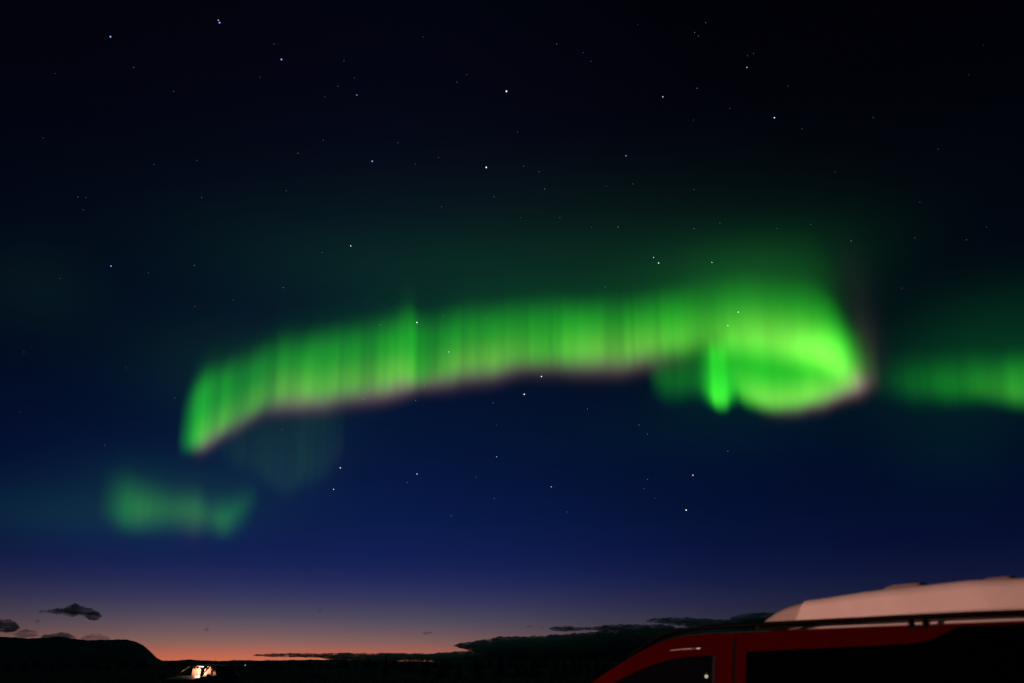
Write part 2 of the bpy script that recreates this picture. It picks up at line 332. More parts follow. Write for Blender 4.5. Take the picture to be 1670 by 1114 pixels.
def curtain(name, ctrl, label, rays=1.0, layers=5, alt=1e5, seed=1, step=2.0, spread=9.0, green=(.035, 1.0, .024), group='green aurora curtains'):
    # ctrl rows: x, y of lower border, bright height, intensity, yellow, pink, tail, soft (all in photo pixels / relative)
    C = np.array(ctrl, float)
    if len(C) > 40: C[:, 6] *= 1.25; C[:, 2] *= 1-.14*(1-smooth((C[:, 0]-1080)/120))*smooth((C[:, 0]-330)/80)
    seg = np.hypot(np.diff(C[:, 0]), np.diff(C[:, 1])); s = np.concatenate([[0], np.cumsum(seg)])
    n = int(s[-1]/step)+1; q = np.linspace(0, s[-1], n)
    rows = np.array([spl(v, [(s[i], *C[i]) for i in range(len(s))]) for v in q])
    V = []; Fc = []; K = []
    NV = 44
    for L in range(layers):
        off = (L-(layers-1)/2)
        a = noise1(q, 1/46, seed); b = noise1(q+off*4, 1/17, seed+10); c = noise1(q, 1/9, seed+20+L)
        ray = 1+rays*((a-.5)*.7+(b-.5)*.6+(c-.5)*.45+(noise1(q, 1/5, seed+50)-.5)*.30)
        hm = 1+rays*((noise1(q, 1/40, seed+30+L)-.5)*.04); bo = rays*(noise1(q, 1/26, seed+40+L)-.5)*9
        base = len(V)
        for i in range(n):
            x, yb, h, I, ye, pk, tail, soft = rows[i]
            yb = yb+off*spread*.35+bo[i]; h = h*hm[i]; x = x+off*1.5
            vmax = h+tail*1.0; lo = -soft*1.6
            # lower border at altitude, then up the field line
            v0 = pdir(x, yb-lo); P0 = v0*(alt/v0[2])
            top = yb-vmax*1.25
            for j in range(NV):
                t = (j/(NV-1))**1.25; yy = (yb-lo)+(top-(yb-lo))*t
                k = (557-yy)/F_PX                                  # solve (P0+l*MAG).CU = k*(P0+l*MAG).CF
                l = (k*P0.dot(CF)-P0.dot(CU))/(MAG.dot(CU)-k*MAG.dot(CF)) if j else 0.0
                Q = P0+l*MAG; V.append((Q[0], Q[1], Q[2]+CAM_H))
                v = yb-yy
                rise = smooth((v+soft*.45)/(soft*1.5))
                fall = 1-smooth((v-h+tail*.36)/(tail*.86))
                tl = math.exp(-max(0, v-h*.9)/(tail*.42+1))*(1-smooth((v-h-tail*.45)/(tail*.75)))*.17*rise
                rr = max(.12, 1+(ray[i]-1)*(1-.7*float(smooth((x-1120)/90)) if rays > .5 and n > 600 else 1))
                body = rise*max(fall, 0)*(.76+.40*math.exp(-((v-soft*1.2)/(h*.36))**2))
                yl = ye*.85*math.exp(-((v-soft*.9)/(soft*.95+h*.05))**2)*rise
                pkv = min(pk, 3.4)*math.exp(-((v-soft*.12)/(soft*.60))**2)
                g = I*(body*rr+tl)
                col = [g*green[0]+I*rr*yl*.42+I*pkv*.38, g*green[1]+I*rr*yl*.18+I*pkv*.23, g*green[2]+I*rr*yl*.11+I*pkv*.22]
                edge = smooth((NV-1-j)/5)*smooth(j/3)
                K.append([max(0, z)*edge/layers for z in col]+[1])
        for i in range(n-1):
            for j in range(NV-1):
                A = base+i*NV+j; Fc.append((A, A+NV, A+NV+1, A+1))
    o = mesh_obj(name, V, Fc, M_AUR); ca = o.data.color_attributes.new('glow', 'FLOAT_COLOR', 'POINT')
    ca.data.foreach_set('color', np.array(K, np.float32).ravel())
    o.visible_shadow = True
    tag(o, label, 'aurora', group); return o
#        x    y    h    I   ye   pk  tail soft
MAIN = [(286, 742, 60, .00, 0, 0, 50, 18), (298, 739, 84, .10, 0, 0, 50, 16), (312, 735, 100, .30, .1, .2, 50, 17), (330, 727, 108, .37, .5, .8, 50, 20), (352, 712, 106, .25, .6, 1, 50, 22),
        (380, 696, 106, .19, .5, 1, 55, 22), (405, 683, 108, .19, .6, .8, 55, 24), (430, 669, 106, .19, .6, .7, 55, 24), (455, 662, 108, .27, .9, .9, 60, 26), (490, 660, 108, .30, .9, 1, 60, 26),
        (520, 657, 116, .28, .7, 1, 60, 26), (560, 650, 116, .28, .8, .8, 60, 26), (600, 645, 118, .27, .8, 1.1, 62, 26), (640, 637, 118, .28, .8, 1.4, 62, 26), (664, 632, 122, .40, .7, 1, 64, 24),
        (684, 630, 112, .25, .3, .8, 60, 22), (715, 624, 110, .25, .6, 1, 60, 24), (760, 618, 112, .27, .9, .8, 60, 26), (805, 612, 110, .28, .9, .8, 60, 26), (850, 602, 104, .26, .6, .7, 60, 26),
        (900, 599, 104, .28, .4, .6, 60, 26), (950, 600, 104, .31, .7, .7, 60, 28), (1000, 600, 106, .30, .9, .8, 62, 28), (1050, 592, 100, .30, .8, .7, 64, 28), (1100, 584, 100, .32, .5, .2, 66, 28),
        (1150, 580, 92, .34, .5, 0, 80, 32), (1200, 584, 92, .38, .7, 0, 90, 34), (1250, 590, 92, .44, .9, 0, 100, 36), (1300, 599, 94, .50, 1.0, 0, 105, 36), (1335, 608, 96, .56, 1.1, 0, 110, 36), (1358, 617, 94, .56, 1.0, 0, 108, 36),
        (1378, 624, 88, .46, .9, .2, 96, 34), (1392, 627, 74, .25, .8, .8, 90, 32), (1405, 626, 60, .09, .8, 4, 90, 30), (1418, 622, 64, .024, .9, 8, 125, 30), (1432, 617, 50, .007, 1, 9, 125, 30), (1442, 612, 40, 0, 1, 6, 120, 30), (1424, 624, 50, .03, 1, 4.5, 80, 24),
        (1408, 631, 70, .12, 1, 2.4, 60, 22), (1394, 638, 84, .26, 1, 1.5, 56, 20), (1384, 642, 90, .36, .8, 1.1, 56, 20), (1362, 651, 98, .48, .8, .8, 60, 20), (1330, 661, 102, .52, .8, .5, 60, 20), (1300, 669, 100, .50, .8, .35, 60, 20),
        (1270, 671, 102, .50, .8, .2, 60, 20), (1245, 669, 104, .55, .7, .1, 60, 20), (1228, 665, 100, .50, .5, 0, 56, 22), (1216, 660, 98, .46, .3, 0, 54, 24), (1204, 653, 98, .42, .1, 0, 54, 26), (1194, 658, 98, .46, 0, 0, 50, 22),
        (1183, 667, 100, .64, .1, 0, 40, 18), (1175, 668, 98, .60, .1, 0, 40, 18), (1168, 666, 98, .64, .1, 0, 40, 18), (1160, 662, 90, .36, 0, 0, 40, 22), (1150, 655, 84, .16, 0, 0, 40, 26), (1138, 650, 80, .07, 0, 0, 40, 28), (1124, 650, 80, .065, 0, 0, 40, 28),
        (1106, 654, 80, .085, 0, 0, 40, 28), (1090, 654, 78, .085, 0, 0, 40, 30), (1074, 648, 70, .045, 0, 0, 38, 30), (1058, 642, 60, .0, 0, 0, 34, 30)]
curtain('aurora_curtain', MAIN, 'bright green aurora arc with pink lower fringe curling back at its right end', rays=.62, seed=3)
curtain('aurora_curtain', [(152, 850, 60, 0, 0, 0, 70, 26), (172, 858, 72, .03, 0, 0, 70, 28), (196, 866, 74, .10, 0, 0, 70, 30), (220, 869, 66, .118, .2, 0, 70, 32), (250, 868, 62, .09, .2, 0, 66, 32), (285, 866, 54, .068, .3, .1, 62, 30),
                           (312, 868, 56, .085, .4, .3, 60, 30), (335, 872, 50, .055, .3, 0, 60, 28), (362, 876, 52, .095, .1, 0, 60, 26), (384, 868, 52, .06, .0, 0, 60, 34), (402, 854, 46, .025, 0, 0, 60, 36), (420, 838, 36, .0, 0, 0, 60, 26)],
        'dim green bowl of aurora low at left under the arc tip', rays=.25, seed=60, green=(.07, 1, .05))
curtain('aurora_curtain', [(330, 735, 30, 0, 0, 0, 40, 24), (370, 765, 60, .012, 0, 0, 50, 26), (410, 778, 84, .018, 0, 0, 60, 26), (436, 795, 100, .015, 0, 0, 60, 28), (466, 812, 120, .019, 0, 0, 60, 28), (492, 797, 120, .018, 0, 0, 60, 28), (520, 788, 130, .016, 0, 0, 60, 26), (546, 758, 110, .010, .5, .5, 60, 22), (562, 740, 90, 0, .5, .5, 60, 20)],
        'faint veil of aurora rays hanging below the left part of the arc', rays=.9, seed=80, green=(.15, .75, .25))
curtain('aurora_curtain', [(1420, 650, 46, 0, 0, 0, 60, 30), (1460, 656, 58, .028, 0, 0, 70, 30), (1500, 660, 62, .075, 0, 0, 70, 30), (1550, 660, 62, .11, 0, 0, 70, 28), (1600, 659, 62, .13, .1, 0, 70, 26), (1640, 663, 66, .16, .2, 0, 66, 26), (1670, 666, 72, .21, .25, 0, 64, 26), (1740, 670, 84, .20, .3, 0, 60, 26), (1800, 670, 84, .0, .4, 0, 60, 26)],
        'dim green aurora band running out at the right edge', rays=.45, seed=120, green=(.03, 1, .03))

# ------------------------------------------------------------------ stars
STARS = [
 (180, 60, 9, 'b', 'bright blue-white star nearest the upper left corner'), (358, 37, 9, 'b', 'bright blue-white star highest up at left, with a tiny companion'), (459, 97, 9, 'b', 'bright blue-white star third from the left in the handle of the dipper'),
 (582, 155, 3.4, 'b', 'medium blue star where the dipper handle meets the bowl'), (607, 263, 7, 'b', 'bright blue-white star at the lower left of the dipper bowl'), (793, 273, 8, 'w', 'bright white star at the lower right of the dipper bowl'),
 (826, 149, 10, 'o', 'brightest warm white star at the upper right of the dipper bowl'), (1081, 158, 4, 'p', 'purplish star right of the dipper bowl near the top'), (1263, 192, 5, 'w', 'white star alone in the upper right of the sky'),
 (1021, 254, 4, 'b', 'blue-white star high over the right half of the arc'), (181, 434, 6, 'b', 'bright blue star in the dark sky left of the arc'), (680, 526, 6, 'w', 'white star shining through the green arc left of centre'),
 (1204, 509, 4.5, 'w', 'white star shining through the green curl'), (1074, 429, 5, 'w', 'white star just above the arc, lower of a close pair'), (883, 614, 5, 'w', 'white star just under the middle of the arc'),
 (855, 643, 6, 'o', 'warm white star below the arc, lower left of another star'), (555, 763, 4, 'w', 'white star beside the faint veil below the arc'), (810, 745, 2.8, 'b', 'dim blue star in the blue sky under the arc middle'),
 (1119, 832, 6, 'o', 'warm white star low in the blue sky, furthest down on the right'), (1130, 775, 4, 'w', 'white star low in the blue sky above another'), (1218, 110, 2.4, 'w', 'dim star left above the lone white star at upper right'),
 (572, 401, 3.4, 'w', 'white star above the left part of the arc'), (1187, 531, 2.6, 'w', 'dim star inside the curl, lower left of a brighter one'), (1161, 428, 2.3, 'w', 'dim star above the curl, right of a close pair')]
FA = [(356, 33, 2.5), (218, 110, 1.6), (283, 149, 1.2), (447, 72, 1.2), (424, 126, .8), (486, 250, 1.6), (467, 311, 1), (127, 321, 1.6), (140, 322, .8), (136, 342, 1.5, 'r'), (329, 322, 1), (251, 268, 1), (321, 262, .8), (527, 229, 1), (530, 158, .8), (551, 141, .8),
      (561, 99, 1), (578, 127, .8), (649, 233, 1.4, 'r'), (745, 134, 1.2), (761, 122, .8), (908, 72, 1.2), (951, 86, 1.8, 'b'), (964, 100, 1), (879, 280, 1.4), (888, 308, 2), (854, 271, 1), (844, 215, 1), (806, 321, 1.4), (720, 337, 1), (1032, 300, 1.5, 'r'),
      (989, 304, 1, 'r'), (849, 355, 1), (913, 355, .9), (1008, 370, 2), (965, 371, 1), (677, 268, .8), (715, 257, 1), (1151, 37, 1.5), (1133, 53, 1.6), (1139, 59, 1.1), (1229, 87, 1), (1219, 91, .9), (1137, 144, 2), (1190, 177, .8), (1131, 196, 1.2, 'r'),
      (1308, 210, .9), (1285, 140, .8), (1424, 192, 1), (1604, 74, .8, 'b'), (1580, 122, .9, 'r'), (1530, 243, .8), (1132, 309, 1), (1132, 373, 2), (1174, 364, .9), (1267, 373, 1), (1322, 366, 1), (1609, 370, .8), (317, 433, 2), (98, 454, 1.1, 'r'),
      (242, 445, .8), (525, 412, 1), (462, 469, 1.8), (318, 500, 1.3, 'r'), (380, 489, .8), (39, 574, 1.1, 'r'), (171, 726, 1.5, 'r'), (205, 600, .8, 'r'), (32, 672, .8, 'r'), (285, 649, 1), (460, 700, .9), (1066, 420, 2.4), (987, 468, 1.3), (620, 530, 1.3), (723, 515, 1),
      (792, 518, 1.5), (732, 574, 2.3), (593, 651, 2), (678, 653, 1.8), (692, 628, 1.4), (804, 657, 1.6), (958, 667, 1.6), (1042, 693, 1.5), (1056, 708, 1.6), (810, 693, .8), (1388, 393, 2), (1209, 657, 1.6), (1187, 736, 2), (1492, 388, 1), (1576, 391, 1.1), (1471, 470, 1.1, 'r'),
      (544, 798, 2.6), (680, 773, 3), (664, 787, 1.4), (776, 778, 1.1), (899, 794, 2.3, 'p'), (806, 813, 1.4), (736, 841, 1.6), (1056, 782, 2), (1050, 797, 1), (925, 835, 1), (1068, 813, .9), (1362, 280, .7), (1500, 330, .7), (90, 120, .7), (70, 225, .7), (690, 60, .7), (1040, 40, .7)]
TINT = {'b': (.22, .36, 1), 'w': (.85, .92, 1), 'o': (1, .88, .75), 'p': (.66, .55, 1), 'r': (1, .5, .35)}
DS = 1.2e6
sm = {}
def star_mesh(t, lv):
    if (t, lv) in sm: return sm[(t, lv)]
    V = []; Fc = []; n = 8
    for i in range(5):
        ph = math.pi*i/4
        for k in range(n): V.append((math.sin(ph)*math.cos(2*math.pi*k/n), math.sin(ph)*math.sin(2*math.pi*k/n), math.cos(ph)))
    for i in range(4):
        for k in range(n): j = (k+1) % n; Fc.append((i*n+k, (i+1)*n+k, (i+1)*n+j, i*n+j))
    me = bpy.data.meshes.new('star'); me.from_pydata(V, [], Fc); m = emis('starlight', TINT[t], lv); m.cycles.emission_sampling = 'NONE'; me.materials.append(m); sm[(t, lv)] = me; return me
def star(x, y, b, t, label, group):
    lv = 1.6 if b >= 2.2 else .24
    r_px = .62*math.sqrt(b/1.6)*.78 if b >= 2.2 else .44*math.sqrt(b)
    r_px = max(.36, min(2.1, r_px))
    o = bpy.data.objects.new('star', star_mesh(t, lv)); COL.objects.link(o); v = pdir(x, y); L = np.linalg.norm(v); o.location = tuple(v/L*DS)
    o.scale = [r_px/L*DS]*3; tag(o, label, 'star', group)
for x, y, b, t, lb in STARS: star(x, y, b, t, lb, 'bright stars in the night sky')
for s_ in FA:
    if len(s_) > 3 and s_[3] == 'r': star(s_[0], s_[1], s_[2], 'r', 'very faint reddish pinprick star in the night sky', 'faint reddish stars')
    else: star(s_[0], s_[1], s_[2], s_[3] if len(s_) > 3 else 'w', 'faint small pale pinprick star in the night sky', 'faint pale stars')

# ------------------------------------------------------------------ vehicles: common body loft
class Body:
    """Half section as a function of station X and parameter; X forward, Y left, Z up."""
    def __init__(s, top, width, zb, plan, corner, crown):
        s.top, s.width, s.zb, s.plan, s.corner, s.crown = top, width, zb, plan, corner, crown
    def zt(s, X): return float(spl(X, s.top)[0])
    def zg(s, X): return s.zt(X)-s.crown
    def y(s, X, z): return interp(z, s.width)*float(spl(X, s.plan)[0])
    def section(s, X, n=14):
        zg = s.zg(X); zb = s.zb; pts = []
        for i in range(n+1):
            z = zb+(zg-zb)*i/n; pts.append((s.y(X, z), z))
        yg = pts[-1][0]; cr = s.corner
        for i in range(1, 7):
            th = math.pi/2*i/6; pts.append((yg-cr*(1-math.cos(th)), zg+s.crown*.62*math.sin(th)))
        y1, z1 = pts[-1]
        for i in range(1, 7): t = i/6; pts.append((y1*(1-t), z1+s.crown*.38*(1-(1-t)**2)))
        return pts
    def loft(s, X0, X1, step=.05):
        n = int((X1-X0)/step); P = []
        for i in range(n+1):
            X = X0+(X1-X0)*i/n; h = s.section(X); P.append([(X, -y, z) for y, z in h]+[(X, y, z) for y, z in h[::-1][1:]])
        mb = MB(); mb.grid(P); b = len(P[0])
        mb.F.append(tuple(range(b-1, -1, -1))); mb.F.append(tuple(range((len(P)-1)*b, len(P)*b)))
        for i in range(len(P)-1): mb.F.append((i*b, (i+1)*b, (i+2)*b-1, (i+1)*b-1))
        return mb
    def patch(s, X0, X1, lo, hi, side, off=.004, nx=40, nz=14, mb=None):
        P = []
        for i in range(nx+1):
            X = X0+(X1-X0)*i/nx; a = lo(X) if callable(lo) else lo; b = hi(X) if callable(hi) else hi; b = min(b, s.zg(X)-.002); a = min(a, b-.001)
            P.append([(X, side*(s.y(X, a+(b-a)*j/nz)+off), a+(b-a)*j/nz) for j in range(nz+1)])
        return (mb or MB()).grid(P)
def wheel(parent, X, Y, r, w, side):
    t = MB().lathe([(r*.62, -w/2), (r*.93, -w/2), (r, -w*.36), (r, w*.36), (r*.93, w/2), (r*.62, w/2)], (X, Y, r)).build('wheel', M_TYRE, parent, True)
    o = side*w*.42
    rm = MB().lathe([(.02, o), (r*.16, o), (r*.18, o-side*.03), (r*.55, o-side*.04), (r*.62, o), (r*.66, o-side*.01)], (X, Y, r))
    for k in range(5):
        th = 2*math.pi*k/5; rm.tube([(X+.05*math.cos(th), Y+o, r+.05*math.sin(th)), (X+r*.58*math.cos(th), Y+o, r+r*.58*math.sin(th))], .028, 6)
    rm.build('rim', M_RIM, t, True); return t

# ---- red camper van, left side to the camera, nose to the left
VP_ = np.array([1.67, 6.2]); VU = np.array([-.552, .834]); VN = np.array([.834, .552]); HG = .80
van = empty('camper_van', (*(VP_+VN*HG), 0), math.atan2(VU[1], VU[0]))
tag(van, 'red camper van with a white raised roof and black roof rails at lower right', 'camper van')
CR = .028
vtop = [(-2.62, 1.40+CR), (-2.60, 1.80+CR), (-2.52, 1.865+CR), (-2.3, 1.88+CR), (-1, 1.882+CR), (.3, 1.882+CR), (.55, 1.872+CR*.98), (.75, 1.845+CR*.9), (.95, 1.785+CR), (1.2, 1.69+CR), (1.45, 1.59+CR), (1.70, 1.485+CR), (1.95, 1.34+CR), (2.14, 1.19+CR), (2.26, 1.05+CR), (2.45, .98+CR), (2.62, .88+CR), (2.74, .70+CR), (2.79, .45+CR), (2.80, .36+CR)]
vb = Body(vtop, [(.28, .86), (.45, .93), (.75, .955), (1.10, .945), (1.45, .895), (1.72, .845), (1.88, .80), (2.0, .78)], .30,
          [(-2.62, .93), (-2.5, .98), (-2.2, 1), (1.2, 1), (1.9, .975), (2.3, .94), (2.6, .86), (2.74, .76), (2.80, .66)], .10, CR)
body = vb.loft(-2.62, 2.80, .04).build('body', M_RED, van, True)
wtop = lambda X: float(spl(X, [(.16, 1.728), (.20, 1.73), (.4, 1.727), (.52, 1.72), (.73, 1.69), (.95, 1.64), (1.31, 1.52), (1.6, 1.38), (1.80, 1.26), (1.92, 1.17)])[0])
w2_and_shade_top = lambda X: float(np.interp(X, [-2.45, -1.68, -1.50, -1.35, -.12], [1.876, 1.876, 1.80, 1.787, 1.755]))  # window top; raised to the roof edge at the rear to paint the shade
for sd in (1, -1):
    gap = MB()
    vb.patch(-.018, .002, .36, 1.86, sd, .0025, nx=1, nz=30, mb=gap)
    gap.build('door_gap', M_RUB, van)
    fd = MB(); vb.patch(.0045, 1.9, .36, 1.15, sd, .005, nx=60, mb=fd); vb.patch(.0045, .166, 1.1505, 1.83, sd, .005, nx=3, nz=60, mb=fd) 
    door = fd.build('front_door', M_RED, van, True)
    vb.patch(.20, 1.91, lambda X: 1.16, wtop, sd, .009, nx=60).build('window', M_DGLASS, door, True)
    fr = MB(); vb.patch(.165, .198, 1.16, 1.732, sd, .0085, nx=1, mb=fr); fr.build('window_seal', M_GREYRUB, door, True)
    MB().box((.12, sd*.965, 1.02), (.17, .03, .035), .01).build('handle', M_BLACK, door)
    sdoor = vb.patch(-1.343, -.021, .36, 1.09, sd, .005).build('sliding_door' if sd < 0 else 'side_panel', M_RED, van, True)
    vb.patch(-1.18, -.125, 1.14, w2_and_shade_top, sd, .008, nx=30).build('window', M_BLKGLASS, sdoor, True)
    vb.patch(-2.44, -1.183, 1.14, w2_and_shade_top, sd, .0055, nx=30).build('rear_side_window', M_BLKGLASS, van, True)  # rear window, its black carried up over the paint as shade
    # mirror
    mr = MB().box((1.72, sd*1.13, 1.2), (.11, .22, .26), .04).box((1.74, sd*1.0, 1.13), (.05, .12, .05), .01).build('side_mirror', M_BLACK, van)
    MB().box((1.66, sd*1.13, 1.2), (.012, .17, .2), .004).build('mirror_glass', M_RIM, mr)
    MB().box((2.67, sd*.60, .80), (.16, .34, .20), .05).build('headlight', M_LENS, van)
    MB().box((-2.60, sd*.83, 1.12), (.06, .12, .42), .03).build('taillight', M_TAIL, van)
    for X in (1.88, -1.52):
        wheel(van, X, sd*.82, .335, .22, sd)
        vb_arc = MB(); 
        vb_arc.tube([(X+.40*math.cos(t), sd*.955, .335+.40*math.sin(t)) for t in np.linspace(-.1, math.pi+.1, 20)], .018, 6); vb_arc.build('wheel_arch', M_BLACK, van, True)
    # roof rail with feet, following the roof forward and down
    yr = sd*(HG-.035)
    path = [(1.24, 1.715), (1.10, 1.775), (.95, 1.835), (.80, 1.885), (.64, 1.915), (.43, 1.93), (.1, 1.937), (-.4, 1.938), (-1, 1.938), (-1.6, 1.938), (-2.1, 1.934), (-2.3, 1.925), (-2.42, 1.895), (-2.48, 1.86)]
    XR = np.linspace(1.24, -2.48, 60); pp = [(float(X), yr+sd*.028, float(spl(-X, [(-a, b) for a, b in path])[0])) for X in XR]
    rail = MB().tube(pp, [.011]+[.014]*4+[.017]*50+[.015]*4+[.010], 10).build('roof_rail', M_RAIL, van, True)
    strut = [(-.72, 1.93), (-.55, 1.915), (-.40, 1.90), (-.26, 1.889)]
    MB().tube([(a, yr, b) for a, b in strut], .008, 6).build('rail_strut', M_BLACK, rail, True)
    for X in (-1.43, -2.3):
        ft = MB()
        for dx in (-.045, .045): ft.box((X+dx, yr+sd*.02, 1.9), (.028, .04, .07), .008)
        ft.box((X, yr+sd*.02, 1.878), (.13, .045, .02), .006); ft.build('rail_foot', M_BLACK, rail)
# windscreen
ws = []
for i in range(25):
    X = .82+1.28*i/24; z = vb.zt(X); row = []
    for j in range(21):
        t = -1+2*j/20; yy = t*(vb.y(X, vb.zg(X))-.075); 
        sec = vb.section(X); ys = [p[0] for p in sec[14:]][::-1]; zs = [p[1] for p in sec[14:]][::-1]
        row.append((X, yy, float(np.interp(abs(yy), ys, zs))+.005))
    ws.append(row)
MB().grid(ws).build('windscreen', M_DGLASS, van, True)
MB().box((2.785, 0, .50), (.10, 1.5, .22), .04).build('front_bumper', M_BLACK, van)
MB().box((-2.63, 0, .48), (.10, 1.7, .22), .04).build('rear_bumper', M_BLACK, van)
MB().box((2.75, 0, .82), (.05, .8, .12), .02).build('grille', M_BLACK, van)
MB().box((-2.645, 0, 1.45), (.03, 1.3, .45), .01).build('rear_window', M_BLKGLASS, van)
# white raised roof: front cap and main shell
def shell(X0, X1, hw, zt, n, z0=1.885, flange=.0, rnd=.055):
    P = []
    for i in range(n+1):
        X = X0+(X1-X0)*i/n; w = hw(X); t = zt(X); r = min(rnd, (t-z0)*.6); q = [(w+flange, z0), (w+flange*.95, z0+.012), (w+flange*.25, z0+.040), (w, z0+.062)] if flange else [(w, z0), (w, z0+.01)]
        q = [(a, min(b, t-r*.98)) for a, b in q]
        m = q[-1][1]
        for k in range(1, 5): q.append((w-.018*k/4, m+(t-r-m)*k/4))
        wa = w-.018
        for k in range(1, 8): th = math.pi/2*k/7; q.append((wa-r*1.2*(1-math.cos(th)), t-r+r*math.sin(th)))
        y1 = q[-1][0]
        for k in range(1, 7): q.append((y1*(1-k/6), t+.018*(1-(1-k/6)**2)))
        P.append([(X, -a, b) for a, b in q]+[(X, a, b) for a, b in q[::-1][1:]])
    mb = MB().grid(P); b = len(P[0]); mb.F.append(tuple(range(b-1, -1, -1))); mb.F.append(tuple(range((n)*b, (n+1)*b)))
    return mb
zt_main = lambda X: float(np.interp(X, [-2.4, -2.25, -1.7, -1.0, -.54, -.4], [1.98, 2.12, 2.142, 2.122, 2.098, 2.095]))
hw_main = lambda X: .685
def sheared(mb):                       # seam leans: the higher, the further back
    mb.V = [(x+(-.55*(z-1.885) if x > -.55 else 0)*1.0, y, z) for x, y, z in mb.V]; return mb
ms = shell(-2.42, -.42, hw_main, zt_main, 80, flange=.03)
V2 = []
for x, y, z in ms.V: V2.append((x-.55*(z-1.885)*max(0, min(1, (x+1.0)/.58)), y, z))
ms.V = V2; ms.build('raised_roof', M_WHITE, van, True)
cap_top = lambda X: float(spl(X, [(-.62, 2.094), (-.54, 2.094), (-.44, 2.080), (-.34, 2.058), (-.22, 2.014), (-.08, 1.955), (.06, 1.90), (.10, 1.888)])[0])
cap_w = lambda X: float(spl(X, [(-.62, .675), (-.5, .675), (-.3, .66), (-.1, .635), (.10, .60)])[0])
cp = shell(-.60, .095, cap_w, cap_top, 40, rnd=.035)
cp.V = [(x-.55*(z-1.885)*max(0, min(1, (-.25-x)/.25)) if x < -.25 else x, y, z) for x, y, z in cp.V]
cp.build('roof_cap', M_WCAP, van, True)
tr = MB()  # whiter glossy strip added to draw the highlight streak low on the roof
P_ = []
for i in range(30):
    X = -1.0-1.35*i/29; hgt = .004+.020*min(1, i/10)
    P_.append([(X, .690+.012*math.sin(math.pi*k/6)+.003, 1.958+hgt*(k/6-.5)) for k in range(7)])
tr.grid(P_).build('highlight_strip', mat('highlight_white', (.8, .78, .76), .15, coat=.6), van, True)
# vents on the raised roof
def vent(X, Y, l, w, h, name='roof_vent'):
    P = []
    for i in range(13):
        a = i/12; x = X+l/2-l*a; hh = h*(1-max(0, (1-a*2.6))**2)*(1 if a < .93 else (1-a)/.07*.6+.4)
        P.append([(x, Y-w/2, 2.085), (x, Y-w/2+.01, 2.10+hh*.9), (x, Y-w/2+.05, 2.105+hh), (x, Y+w/2-.05, 2.105+hh), (x, Y+w/2-.01, 2.10+hh*.9), (x, Y+w/2, 2.085)])
    mb = MB().grid(P); mb.F += [tuple(range(5, -1, -1)), tuple(range(72, 78))]; return mb.build(name, M_WCAP, van, True)
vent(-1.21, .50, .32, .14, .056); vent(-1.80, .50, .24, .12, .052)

# ---- two real lamps out of the frame on the left: a street lamp that lights the van, and a far yard lantern mirrored in its glass
def lamp_post(name, x, y, h, label, col, k, rg, extra=()):
    p = empty(name, (x-.28, y, 0)); tag(p, label, 'street lamp')
    MB().tube([(0, 0, 0), (0, 0, h*.55), (0, 0, h+.08)], [.07, .055, .045], 12).build('pole', M_BLACK, p, True)
    hd = MB().box((.2, 0, h+.12), (.6, .18, .07), .02).build('lamp_head', M_BLACK, p)
    MB().lathe([(.001, -1.1*rg), (.5*rg, -rg), (.85*rg, -.6*rg), (rg, 0), (.9*rg, .5*rg), (.6*rg, .85*rg)], (.28, 0, h), axis='z', n=20).build('lamp_globe', emis(name+'_light', col, k), hd, True)
    for q in extra: MB().tube([(.28, .22, h-.02), (.28, q, h+.03)], [rg*.75, rg*.4], 12).build('lamp_tube', emis(name+'_tube_light', col, k*.4), hd, True)
    if extra: MB().box((.28, .7, h+.13), (.08, 1.5, .05), .01).build('cross_bar', M_BLACK, p)
    return p
LX, LY, LZ = -10.2, 5.2, 3.25
lp = lamp_post('street_lamp', LX, LY, LZ, 'warm street lamp standing out of view left of the red van', (1, .5, .35), 14, .10)
ld = bpy.data.lights.new('lamp_light', 'SPOT'); ld.energy = 3500; ld.color = (1, .45, .345); ld.shadow_soft_size = .14; ld.spot_size = math.radians(46); ld.spot_blend = .7
lo = bpy.data.objects.new('lamp_light', ld); COL.objects.link(lo); lo.parent = lp; lo.location = (.45, -.0, LZ-.02); lo.rotation_euler = Vector((13.0, 2.6, -1.2)).to_track_quat('-Z', 'Y').to_euler()
LD = 24.0
CANT = ((1.4384069052359358, 6.513675074335562, 1.8039441370921931), (-0.8872873012991618, 0.24633961868944076, 0.39050315213236986))      # point of the roof edge that mirrors the mast light, and the direction it mirrors
lamp_post('yard_lantern', 1.467-.9491*LD, 6.375+.1978*LD, 1.586+.2461*LD, 'small yard lantern out of view far to the left', (1, .92, .70), 9, .06)
lamp_post('mast_light', CANT[0][0]+CANT[1][0]*26, CANT[0][1]+CANT[1][1]*26, CANT[0][2]+CANT[1][2]*26, 'tall mast light out of view far to the left', (1, .66, .5), 110, .085, (1.35,))

# ---- dark parked car far left with lit cabin, front quarter to the camera
ca_, _ = azel(331, 1090); CD = 46.0
car = empty('parked_car', (CD*math.sin(ca_), CD*math.cos(ca_), 0), math.radians(252)); car.scale = (1.04, 1.04, 1.09); tag(car, 'dark parked car at left with its cabin glowing orange behind the glass', 'car')
ctop = [(-2.1, .62), (-2.06, .92), (-1.9, 1.0), (-1.6, 1.0), (-.8, .97), (.8, .95), (1.0, .93), (1.6, .84), (1.95, .72), (2.12, .52), (2.16, .36)]
cb = Body([(a, b+.04) for a, b in ctop], [(.2, .80), (.4, .87), (.7, .88), (1.0, .82), (1.1, .8)], .22, [(-2.1, .82), (-1.8, .95), (-1.2, 1), (1.2, 1), (1.8, .93), (2.16, .74)], .08, .04)
cb.loft(-2.1, 2.16, .06).build('body', M_CAR, car, True)
